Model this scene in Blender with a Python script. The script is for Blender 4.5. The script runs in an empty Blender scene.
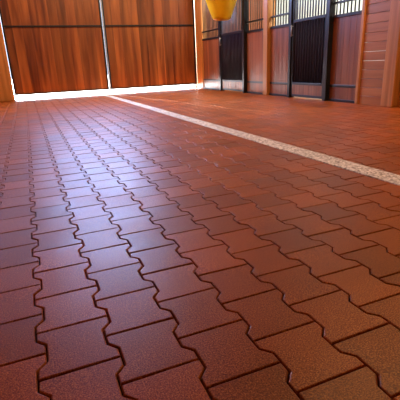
import bpy, math, random
from mathutils import Vector, Matrix
random.seed(4)
S = bpy.context.scene
C = bpy.data.collections.new("stable"); S.collection.children.link(C)
try:
    S.view_settings.view_transform = 'Standard'
except Exception: pass

# ---------------- materials ----------------
def newmat(name):
    m = bpy.data.materials.new(name); m.use_nodes = True
    nt = m.node_tree; b = nt.nodes["Principled BSDF"]
    return m, nt, b
def N(nt, t, **kw):
    n = nt.nodes.new(t)
    for k, v in kw.items(): setattr(n, k, v)
    return n
def wood(name, dark, light, axis='z', rough=0.35, coat=0.3, tv=.35, fs=14):
    m, nt, b = newmat(name); L = nt.links.new
    tc = N(nt, 'ShaderNodeTexCoord'); at = N(nt, 'ShaderNodeAttribute'); at.attribute_name = 'tone'
    sc = {'z': (fs, fs, .5), 'y': (fs, .5, fs), 'x': (.5, fs, fs)}[axis]
    off = N(nt, 'ShaderNodeVectorMath', operation='SCALE'); off.inputs[3].default_value = 37.0
    L(at.outputs['Vector'], off.inputs[0])
    add = N(nt, 'ShaderNodeVectorMath', operation='ADD')
    mp = N(nt, 'ShaderNodeMapping'); mp.inputs['Scale'].default_value = sc
    L(tc.outputs['Object'], mp.inputs[0]); L(mp.outputs[0], add.inputs[0]); L(off.outputs[0], add.inputs[1])
    n1 = N(nt, 'ShaderNodeTexNoise'); n1.inputs['Scale'].default_value = 1.2; n1.inputs['Detail'].default_value = 6; n1.inputs['Distortion'].default_value = .3
    L(add.outputs[0], n1.inputs['Vector'])
    r = N(nt, 'ShaderNodeValToRGB')
    r.color_ramp.elements[0].position = .3; r.color_ramp.elements[0].color = (*dark, 1)
    r.color_ramp.elements[1].position = .72; r.color_ramp.elements[1].color = (*light, 1)
    L(n1.outputs['Fac'], r.inputs[0])
    ma = N(nt, 'ShaderNodeMapRange'); ma.inputs[3].default_value = 1-tv; ma.inputs[4].default_value = 1+tv
    L(at.outputs['Fac'], ma.inputs[0])
    mu = N(nt, 'ShaderNodeVectorMath', operation='SCALE')
    L(r.outputs[0], mu.inputs[0]); L(ma.outputs[0], mu.inputs[3])
    L(mu.outputs[0], b.inputs['Base Color'])
    b.inputs['Roughness'].default_value = rough
    b.inputs['Coat Weight'].default_value = coat; b.inputs['Coat Roughness'].default_value = .3
    bu = N(nt, 'ShaderNodeBump'); bu.inputs['Strength'].default_value = .25; bu.inputs['Distance'].default_value = .003
    L(n1.outputs['Fac'], bu.inputs['Height']); L(bu.outputs[0], b.inputs['Normal'])
    return m
def plain(name, col, rough=.5, metal=0, noise=.15, nscale=30, spec=.5):
    m, nt, b = newmat(name); L = nt.links.new
    tc = N(nt, 'ShaderNodeTexCoord'); n = N(nt, 'ShaderNodeTexNoise'); n.inputs['Scale'].default_value = nscale
    n.inputs['Detail'].default_value = 4
    L(tc.outputs['Object'], n.inputs['Vector'])
    r = N(nt, 'ShaderNodeValToRGB')
    r.color_ramp.elements[0].position = .3; r.color_ramp.elements[1].position = .7
    r.color_ramp.elements[0].color = (*[c*(1-noise) for c in col], 1)
    r.color_ramp.elements[1].color = (*[min(1, c*(1+noise)) for c in col], 1)
    L(n.outputs['Fac'], r.inputs[0]); L(r.outputs[0], b.inputs['Base Color'])
    b.inputs['Roughness'].default_value = rough; b.inputs['Metallic'].default_value = metal
    b.inputs['Specular IOR Level'].default_value = spec
    return m

M_door = wood("redwood_door", (.11, .022, .006), (.42, .13, .032), tv=.28, fs=7)
M_stall = wood("redwood_stall", (.17, .042, .015), (.38, .12, .042), rough=.4, tv=.25)
M_post = wood("fir_post", (.40, .15, .035), (.68, .30, .09), rough=.45)
M_clap = wood("clapboard", (.38, .13, .038), (.56, .23, .07), axis='y', rough=.45, tv=.12)
M_steel = plain("black_steel", (.010, .011, .016), .35, 0.0, .2)
M_shade = plain("interior_shade", (.012, .014, .028), .4, 0, .3)  # unlit stall interior painted as a dark colour
M_barb = plain("blue_black_bars", (.04, .05, .09), .3, 0, .2)
M_gal = plain("pale_steel", (.45, .47, .5), .35, .6, .1)
M_pale = plain("stall_plaster", (.62, .64, .60), .8, 0, .12, 6)
M_ceil = wood("ceiling_boards", (.35, .2, .1), (.5, .3, .16), axis='y', rough=.7, coat=0)
M_drive = plain("driveway_concrete", (.85, .85, .85), .8, 0, .1, 12)
M_joint = plain("joint_base", (.03, .009, .005), .95, 0, .3, 80, .1)  # dark base colour below the paver joints
M_yel = plain("yellow_plastic", (.97, .62, .008), .4, 0, .08, 8)
M_sunblock = plain("sun_block_pane", (.8, .85, .9), .4, 0, .03, 8)  # opaque pane added to keep the sun out

# paver rubber
M_pav, nt, b = newmat("rubber_paver"); L = nt.links.new
tc = N(nt, 'ShaderNodeTexCoord'); at = N(nt, 'ShaderNodeAttribute'); at.attribute_name = 'tone'
n1 = N(nt, 'ShaderNodeTexNoise'); n1.inputs['Scale'].default_value = 330; n1.inputs['Detail'].default_value = 4
n2 = N(nt, 'ShaderNodeTexNoise'); n2.inputs['Scale'].default_value = 3; n2.inputs['Detail'].default_value = 4
L(tc.outputs['Object'], n1.inputs['Vector']); L(tc.outputs['Object'], n2.inputs['Vector'])
r = N(nt, 'ShaderNodeValToRGB'); e = r.color_ramp.elements
e[0].position = .32; e[0].color = (.12, .021, .003, 1); e[1].position = .72; e[1].color = (.66, .21, .034, 1)
x = e.new(.52); x.color = (.33, .075, .009, 1)
L(n1.outputs['Fac'], r.inputs[0])
ma = N(nt, 'ShaderNodeMapRange'); ma.inputs[3].default_value = .78; ma.inputs[4].default_value = 1.2
L(at.outputs['Fac'], ma.inputs[0])
mb = N(nt, 'ShaderNodeMapRange'); mb.inputs[1].default_value = .3; mb.inputs[2].default_value = .7; mb.inputs[3].default_value = .82; mb.inputs[4].default_value = 1.15
L(n2.outputs['Fac'], mb.inputs[0])
mm = N(nt, 'ShaderNodeMath', operation='MULTIPLY'); L(ma.outputs[0], mm.inputs[0]); L(mb.outputs[0], mm.inputs[1])
mu = N(nt, 'ShaderNodeVectorMath', operation='SCALE'); L(r.outputs[0], mu.inputs[0]); L(mm.outputs[0], mu.inputs[3])
L(mu.outputs[0], b.inputs['Base Color'])
mr = N(nt, 'ShaderNodeMapRange'); mr.inputs[1].default_value = .3; mr.inputs[2].default_value = .7; mr.inputs[3].default_value = .34; mr.inputs[4].default_value = .44
L(n2.outputs['Fac'], mr.inputs[0]); L(mr.outputs[0], b.inputs['Roughness'])
bu = N(nt, 'ShaderNodeBump'); bu.inputs['Strength'].default_value = .3; bu.inputs['Distance'].default_value = .0015
L(n1.outputs['Fac'], bu.inputs['Height']); L(bu.outputs[0], b.inputs['Normal'])
b.inputs['Specular IOR Level'].default_value = .21

# gravel strip
M_strip, nt, b = newmat("exposed_aggregate"); L = nt.links.new
tc = N(nt, 'ShaderNodeTexCoord'); v = N(nt, 'ShaderNodeTexVoronoi'); v.inputs['Scale'].default_value = 95
L(tc.outputs['Object'], v.inputs['Vector'])
n3 = N(nt, 'ShaderNodeTexNoise'); n3.inputs['Scale'].default_value = 6; n3.inputs['Detail'].default_value = 5; L(tc.outputs['Object'], n3.inputs['Vector'])
sx = N(nt, 'ShaderNodeSeparateColor'); L(v.outputs['Color'], sx.inputs[0])
mx = N(nt, 'ShaderNodeMath', operation='MULTIPLY'); L(sx.outputs[0], mx.inputs[0])
m3 = N(nt, 'ShaderNodeMapRange'); m3.inputs[1].default_value=.3; m3.inputs[2].default_value=.7; m3.inputs[3].default_value=.8; m3.inputs[4].default_value=1.4
L(n3.outputs['Fac'], m3.inputs[0]); L(m3.outputs[0], mx.inputs[1])
r = N(nt, 'ShaderNodeValToRGB'); e = r.color_ramp.elements
e[0].position = 0; e[0].color = (.22, .17, .15, 1); e[1].position = .8; e[1].color = (.95, .90, .86, 1)
L(mx.outputs[0], r.inputs[0]); L(r.outputs[0], b.inputs['Base Color']); b.inputs['Roughness'].default_value = .5
bu = N(nt, 'ShaderNodeBump'); bu.inputs['Strength'].default_value = .6; bu.inputs['Distance'].default_value = .004
L(v.outputs['Distance'], bu.inputs['Height']); L(bu.outputs[0], b.inputs['Normal'])

# ---------------- mesh helpers ----------------
def boxes(name, lst, mats, parent=None, bevel=0.0):
    V=[];F=[];T=[];MI=[]
    for q in lst:
        x0,x1,y0,y1,z0,z1 = q[:6]; mi = q[6] if len(q)>6 else 0
        o=len(V)
        V += [(x0,y0,z0),(x1,y0,z0),(x1,y1,z0),(x0,y1,z0),(x0,y0,z1),(x1,y0,z1),(x1,y1,z1),(x0,y1,z1)]
        F += [tuple(o+i for i in f) for f in ((0,3,2,1),(4,5,6,7),(0,1,5,4),(1,2,6,5),(2,3,7,6),(3,0,4,7))]
        t=random.random(); T += [t]*8; MI += [mi]*6
    me=bpy.data.meshes.new(name); me.from_pydata(V,[],F)
    for m in mats: me.materials.append(m)
    me.polygons.foreach_set('material_index', MI)
    a=me.attributes.new('tone','FLOAT','POINT'); a.data.foreach_set('value',T)
    ob=bpy.data.objects.new(name,me); C.objects.link(ob)
    if parent: ob.parent=parent
    if bevel:
        bm=ob.modifiers.new('bevel','BEVEL'); bm.width=bevel; bm.segments=2; bm.limit_method='ANGLE'
    return ob
def empty(name):
    e=bpy.data.objects.new(name,None); e.empty_display_size=.2; C.objects.link(e); return e
def rods(name, lst, rad, mat, parent=None, seg=8):
    V=[];F=[]
    for p,q in lst:
        p=Vector(p);q=Vector(q);d=(q-p).normalized()
        a=d.orthogonal().normalized(); b_=d.cross(a); o=len(V)
        for c in (p,q):
            for i in range(seg):
                t=2*math.pi*i/seg; V.append(c+a*math.cos(t)*rad+b_*math.sin(t)*rad)
        for i in range(seg):
            j=(i+1)%seg; F.append((o+i,o+j,o+seg+j,o+seg+i))
        F.append(tuple(o+i for i in range(seg))[::-1]); F.append(tuple(o+seg+i for i in range(seg)))
    me=bpy.data.meshes.new(name); me.from_pydata([tuple(v) for v in V],[],F); me.materials.append(mat)
    for p in me.polygons: p.use_smooth = len(p.vertices)==4
    ob=bpy.data.objects.new(name,me); C.objects.link(ob)
    if parent: ob.parent=parent
    return ob

# ---------------- dimensions ----------------
XL, XR, YB = -0.62, 4.1, 10.0
DC = 1.82
YF = -1.6
H = 3.9

# ---------------- floor of interlocking dog-bone pavers ----------------
W, Lp, A = .152, .165, .0105
GAP, CH, TH = .0016, .0031, .018
SX = -.066
def prof(c):
    def s(v): return A if v=='w' else -A
    ys=[-.5,-.32,-.18,.18,.32,.5]; ks=['w','w','n','n','w','w']
    right=[(W/2+s(k), y*Lp) for y,k in zip(ys,ks)]
    left=[(-x,y) for x,y in right[::-1]]
    return right+left
def inset(P,d):
    n=len(P);out=[]
    for i in range(n):
        p0=Vector(P[i-1]);p1=Vector(P[i]);p2=Vector(P[(i+1)%n])
        e1=(p1-p0).normalized();e2=(p2-p1).normalized()
        n1=Vector((-e1.y,e1.x));n2=Vector((-e2.y,e2.x))
        b_=(n1+n2); k=d*2/(b_.length_squared)
        out.append(p1+b_*k)
    return out
P0=prof(0)
ringA=inset(P0,GAP); ringB=inset(P0,GAP+CH*.45); ringC=inset(P0,GAP+CH)
V=[];F=[];T=[];MI=[]
k0=int((XL-SX)/W)-2; k1=int((XR-SX)/W)+2
for k in range(k0,k1):
    cx=SX+(k+.5)*W
    if cx-W/2< XL-.08 or cx+W/2> XR+.12: continue
    for j in range(int(YF/Lp)-1,int((YB+.3)/Lp)+1):
        cy=(j+(.5 if k%2 else 0))*Lp
        if cy-Lp/2<YF-.1 or cy+Lp/2>YB+.25: continue
        dz=random.uniform(-.0006,.0006); tx=random.uniform(-.008,.008); ty=random.uniform(-.008,.008)
        t=random.random(); o=len(V); n=len(P0)
        for R,z in ((ringA,-TH),(ringA,-CH),(ringB,-CH*.3),(ringC,0)):
            for p in R: V.append((cx+p[0],cy+p[1],z+dz+p[0]*tx+p[1]*ty)); T.append(t)
        for l in range(3):
            for i in range(n):
                jj=(i+1)%n; F.append((o+l*n+i,o+l*n+jj,o+(l+1)*n+jj,o+(l+1)*n+i)); MI.append(0)
        F.append(tuple(o+3*n+i for i in range(n))); MI.append(0)
o=len(V); V+=[(XL,YF,-.010),(XR,YF,-.010),(XR,YB+.2,-.010),(XL,YB+.2,-.010)];T+=[0]*4
F.append((o,o+1,o+2,o+3)); MI.append(1)
me=bpy.data.meshes.new('floor'); me.from_pydata(V,[],F); me.materials.append(M_pav); me.materials.append(M_joint)
me.polygons.foreach_set('material_index',MI)
a=me.attributes.new('tone','FLOAT','POINT'); a.data.foreach_set('value',T)
fl=bpy.data.objects.new('floor',me); C.objects.link(fl)

boxes('drainage_strip',[(1.585,1.725,YF+.02,YB-.08,-.006,.005)],[M_strip],bevel=.003)

# ---------------- outside ----------------
boxes('driveway',[(-12,14,YB+.2,YB+30,-.3,-.02)],[M_drive])

# ---------------- room shell ----------------
boxes('wall_left',[(XL-.12,XL,YF,YB,i*.2-.02,(i+1)*.2-.024) for i in range(20)],[M_clap])
boxes('ceiling',[(XL-.2+i*.2,XL-.004+i*.2,YF,YB+.2,H,H+.05) for i in range(25)]+[(-1.2,8,YF-.2,YB+.4,H+.05,H+.1)],[M_ceil])
boxes('wall_front',[(XL-.1,7.3,YF-.12,YF,-.02,H)],[M_stall])
ZW0,ZW1,WX0,WX1=2.45,3.65,.3,2.4
boxes('wall_back',[(XL-.12,7.3,YB+.06,YB+.18,2.2,ZW0),(XL-.12,7.3,YB+.06,YB+.18,ZW1,H),
     (XL-.12,WX0,YB+.06,YB+.18,ZW0,ZW1),(WX1,7.3,YB+.06,YB+.18,ZW0,ZW1),
     (XL-.12,-.3,YB+.06,YB+.18,-.02,2.2),(XR-.03,7.3,YB+.06,YB+.18,-.02,2.2)],[M_stall])
w=[]
nx=4
for i in range(nx+1):
    x=WX0+(WX1-WX0)*i/nx; w.append((x-.02,x+.02,YB+.07,YB+.15,ZW0,ZW1))
w+= [(WX0,WX1,YB+.07,YB+.15,ZW0,ZW0+.04),(WX0,WX1,YB+.07,YB+.15,ZW1-.04,ZW1),(WX0,WX1,YB+.10,YB+.12,ZW0,ZW1,1)]
boxes('added_transom_1',w,[M_post,M_sunblock])  # unseen transom added for the blue floor sheen; its pane blocks sun
boxes('trim_1',[(XL,-.29,YB-.14,YB+.06,0,2.4)],[M_post],bevel=.01)
boxes('trim_2',[(XR-.02,XR+.12,YB-.42,YB+.06,0,2.4)],[M_post],bevel=.01)
boxes('trim_3',[(XL,XR,YB-.10,YB+.06,2.2,2.42)],[M_post],bevel=.01)

# ---------------- sliding barn doors ----------------
def barn_door(x0,x1,seed):
    random.seed(seed)
    e=empty('barn_door')
    n=11; bw=(x1-x0)/n; zb=.12
    boxes('planks',[(x0+i*bw,x0+(i+1)*bw,YB+.0,YB+.03,zb,2.22) for i in range(n)],[M_door],e,bevel=.003)
    boxes('light_stop',[(x0+.01,x1-.01,YB+.031,YB+.04,zb,2.22)],[M_steel],e)  # added sheet, stops daylight leaking between the planks
    f=.035
    boxes('frame',[(x0,x0+f,YB-.03,YB+.035,zb-.01,2.22),(x1-f,x1,YB-.03,YB+.035,zb-.01,2.22),
                   (x0,x1,YB-.03,YB+.035,zb-.015,zb+.01),(x0,x1,YB-.025,YB-.002,1.49,1.525)],[M_steel],e,bevel=.003)
    return e
barn_door(-.28,DC-.015,3)
barn_door(DC+.02,XR-.03,8)
boxes('gap_light_rod',[(DC-.012,DC+.014,YB-.055,YB-.032,.03,2.3)],[M_gal],bevel=.004)  # pale rod painted in for the bright light gap between the doors

# ---------------- stall fronts, right side ----------------
X0=XR
def stall_panel(y0,y1,ztop=2.35):
    e=empty('stall_front')
    n=max(3,int((y1-y0)/.11)); bw=(y1-y0)/n
    boxes('boards',[(X0+.0,X0+.035,y0+i*bw+.001,y0+(i+1)*bw-.001,.03,1.12) for i in range(n)],[M_stall],e,bevel=.002)
    boxes('rails',[(X0-.015,X0+.045,y0,y1,.0,.035),(X0-.012,X0+.0,y0,y1,.20,.235),(X0-.015,X0+.045,y0,y1,1.12,1.16),(X0-.015,X0+.045,y0,y1,1.30,1.325),(X0-.015,X0+.045,y0,y1,ztop-.05,ztop)],[M_steel],e,bevel=.003)
    m=int((y1-y0)/.07)
    rods('bars',[((X0+.015,y0+(i+.5)*(y1-y0)/m,1.16),(X0+.015,y0+(i+.5)*(y1-y0)/m,ztop-.05)) for i in range(m)],.010,M_steel,e)
def stall_door(y0,y1,ztop=2.2):
    e=empty('stall_door'); xo=X0-.05
    n=max(3,int((y1-y0)/.11)); bw=(y1-y0)/n
    boxes('boards',[(xo+.005,xo+.035,y0+i*bw+.002,y0+(i+1)*bw-.002,.05,.22) for i in range(n)],[M_stall],e,bevel=.003)
    f=.035
    boxes('frame',[(xo,xo+.045,y0,y0+f,.03,ztop),(xo,xo+.045,y1-f,y1,.03,ztop),(xo,xo+.045,y0,y1,.025,.06),(xo,xo+.045,y0,y1,.21,.245),
                   (xo,xo+.045,y0,y1,1.15,1.19),(xo,xo+.045,y0,y1,ztop-.04,ztop)],[M_steel],e,bevel=.003)
    boxes('shade_sheet',[(xo+.035,xo+.042,y0+f,y1-f,.245,1.15)],[M_shade],e)  # dark sheet in place of the shaded stall interior
    m=int((y1-y0)/.06)
    rods('bars',[((xo+.02,y0+(i+.5)*(y1-y0)/m,.24),(xo+.02,y0+(i+.5)*(y1-y0)/m,ztop-.04)) for i in range(m)],.012,M_barb,e)
    rods('latch',[((xo-.03,y1-.02,.95),(xo-.03,y1-.02,1.12)),((xo-.03,y1-.02,.97),(xo+.01,y1-.02,.97)),((xo-.03,y1-.02,1.1),(xo+.01,y1-.02,1.1))],.008,M_gal,e)
def steel_post(y):
    boxes('steel_post',[(X0-.07,X0+.03,y-.034,y+.034,0,2.6)],[M_steel],bevel=.006)
def wood_post(y,w=.11,pr=.07):
    boxes('wood_post',[(X0-pr,X0+.1,y-w/2,y+w/2,0,H)],[M_post],bevel=.01)
stall_panel(8.54,9.57)
stall_door(7.46,8.46)
steel_post(7.42); steel_post(8.5)
stall_panel(6.68,7.38)
wood_post(6.60,.14)
stall_panel(5.89,6.52)
steel_post(5.85)
stall_door(4.98,5.81)
steel_post(4.94)
stall_panel(4.34,4.90)
boxes('wall_right',[(X0-.02,X0+.12,3.88,4.30,i*.11+.0,(i+1)*.11-.004) for i in range(35)]+[(X0+.02,X0+.12,YF,3.68,i*.11,(i+1)*.11-.004) for i in range(35)],[M_clap],bevel=.003)
boxes('trim_4',[(X0-.06,X0+.13,3.69,3.87,0,H)],[M_post],bevel=.01)
boxes('trim_5',[(X0-.045,X0+.0,4.28,4.33,0,H)],[M_post],bevel=.006)
boxes('trim_6',[(X0-.03,X0+.1,4.35,YB-.5,2.62,2.9)],[M_post],bevel=.006)
boxes('wall_right_upper',[(X0+.0,X0+.1,4.35,YB+.05,2.9,H)],[M_stall])
boxes('wall_stall_back',[(7.0,7.15,YF,YB+.1,-.02,H)],[M_pale])
boxes('wall_stall_partition',[(X0+.12,7.0,6.56,6.64,-.02,H),(X0+.14,7.0,3.9,3.98,-.02,H)],[M_pale])
boxes('floor_stall',[(X0+.13,7.0,YF,YB+.05,-.05,-.001)],[plain('stall_bedding',(.3,.2,.12),.9)])

# ---------------- large yellow hanging tub ----------------
e=empty('hanging_tub')
by,bx=7.7,X0-.38
prof_=[(.0,1.38),(.12,1.385),(.165,1.40),(.185,1.435),(.26,1.62),(.32,1.80),(.335,1.81),(.335,1.83),(.315,1.83),(.25,1.62),(.165,1.43),(0,1.405)]
V=[];F=[];seg=40
for r_,z in prof_:
    for i in range(seg):
        t=2*math.pi*i/seg; V.append((bx+r_*math.cos(t),by+r_*math.sin(t),z))
for l in range(len(prof_)-1):
    for i in range(seg):
        j=(i+1)%seg; F.append((l*seg+i,l*seg+j,(l+1)*seg+j,(l+1)*seg+i))
me=bpy.data.meshes.new('tub_body'); me.from_pydata(V,[],F); me.materials.append(M_yel)
for p in me.polygons: p.use_smooth=True
ob=bpy.data.objects.new('tub_body',me); C.objects.link(ob); ob.parent=e
pts=[(bx,by+.325*math.cos(t),1.82+.3*math.sin(t)) for t in [math.pi*i/12 for i in range(13)]]
rods('handle',list(zip(pts[:-1],pts[1:])),.008,M_steel,e)
rods('chain',[((bx,by,2.12),(bx,by,H))],.007,M_steel,e)

# ---------------- lights ----------------
def area(name,loc,rot,sx_,sy_,power,col):
    l=bpy.data.lights.new(name,'AREA'); l.shape='RECTANGLE'; l.size=sx_; l.size_y=sy_; l.energy=power; l.color=col
    o=bpy.data.objects.new(name,l); o.location=loc; o.rotation_euler=rot; C.objects.link(o); return o
R=math.radians
area('sheen_light',((WX0+WX1)/2,YB+.05,(ZW0+ZW1)/2),(R(-90),0,0),WX1-WX0,ZW1-ZW0,350,(.36,.52,1))  # added blue area light that makes the floor sheen
area('warm_fill',(3.5,2.6,3.8),(0,0,0),.8,2.0,100,(1,.64,.26))  # unseen warm light added over the right front floor
area('warm_fill',(1.9,7.6,3.8),(R(20),0,0),2.5,1.5,165,(1,.76,.46))  # second added warm light, brightens doors and far aisle
area('stall_fill',(5.6,5.2,3.8),(0,0,0),1.5,1.5,220,(.95,1,.97))  # added light on the stall walls, stands in for stall windows
area('stall_fill',(5.6,8.2,3.8),(0,0,0),1.5,1.5,220,(.95,1,.97))  # same added stall light for the far stall
sl=bpy.data.lights.new('sun','SUN'); sl.energy=110; sl.angle=.04
so=bpy.data.objects.new('sun',sl); so.rotation_euler=(R(-70),0,R(8)); so.location=(0,20,10); C.objects.link(so)
wd=bpy.data.worlds.new('world'); S.world=wd; wd.use_nodes=True
bg=wd.node_tree.nodes['Background']; bg.inputs[0].default_value=(.6,.75,1,1); bg.inputs[1].default_value=3

# ---------------- camera ----------------
th,pi_,ro=R(21.9),R(18.8),R(2.5)
Fw=Vector((math.sin(th)*math.cos(pi_),math.cos(th)*math.cos(pi_),-math.sin(pi_)))
R0=Vector((math.cos(th),-math.sin(th),0)); U0=R0.cross(Fw)
Rt=R0*math.cos(ro)-U0*math.sin(ro); Up=U0*math.cos(ro)+R0*math.sin(ro)
cd=bpy.data.cameras.new('camera'); cd.sensor_width=36; cd.lens=36; cd.clip_start=.02
co=bpy.data.objects.new('camera',cd); C.objects.link(co)
M=Matrix((Rt,Up,-Fw)).transposed().to_4x4(); M.translation=Vector((0,0,.6)); co.matrix_world=M
S.camera=co
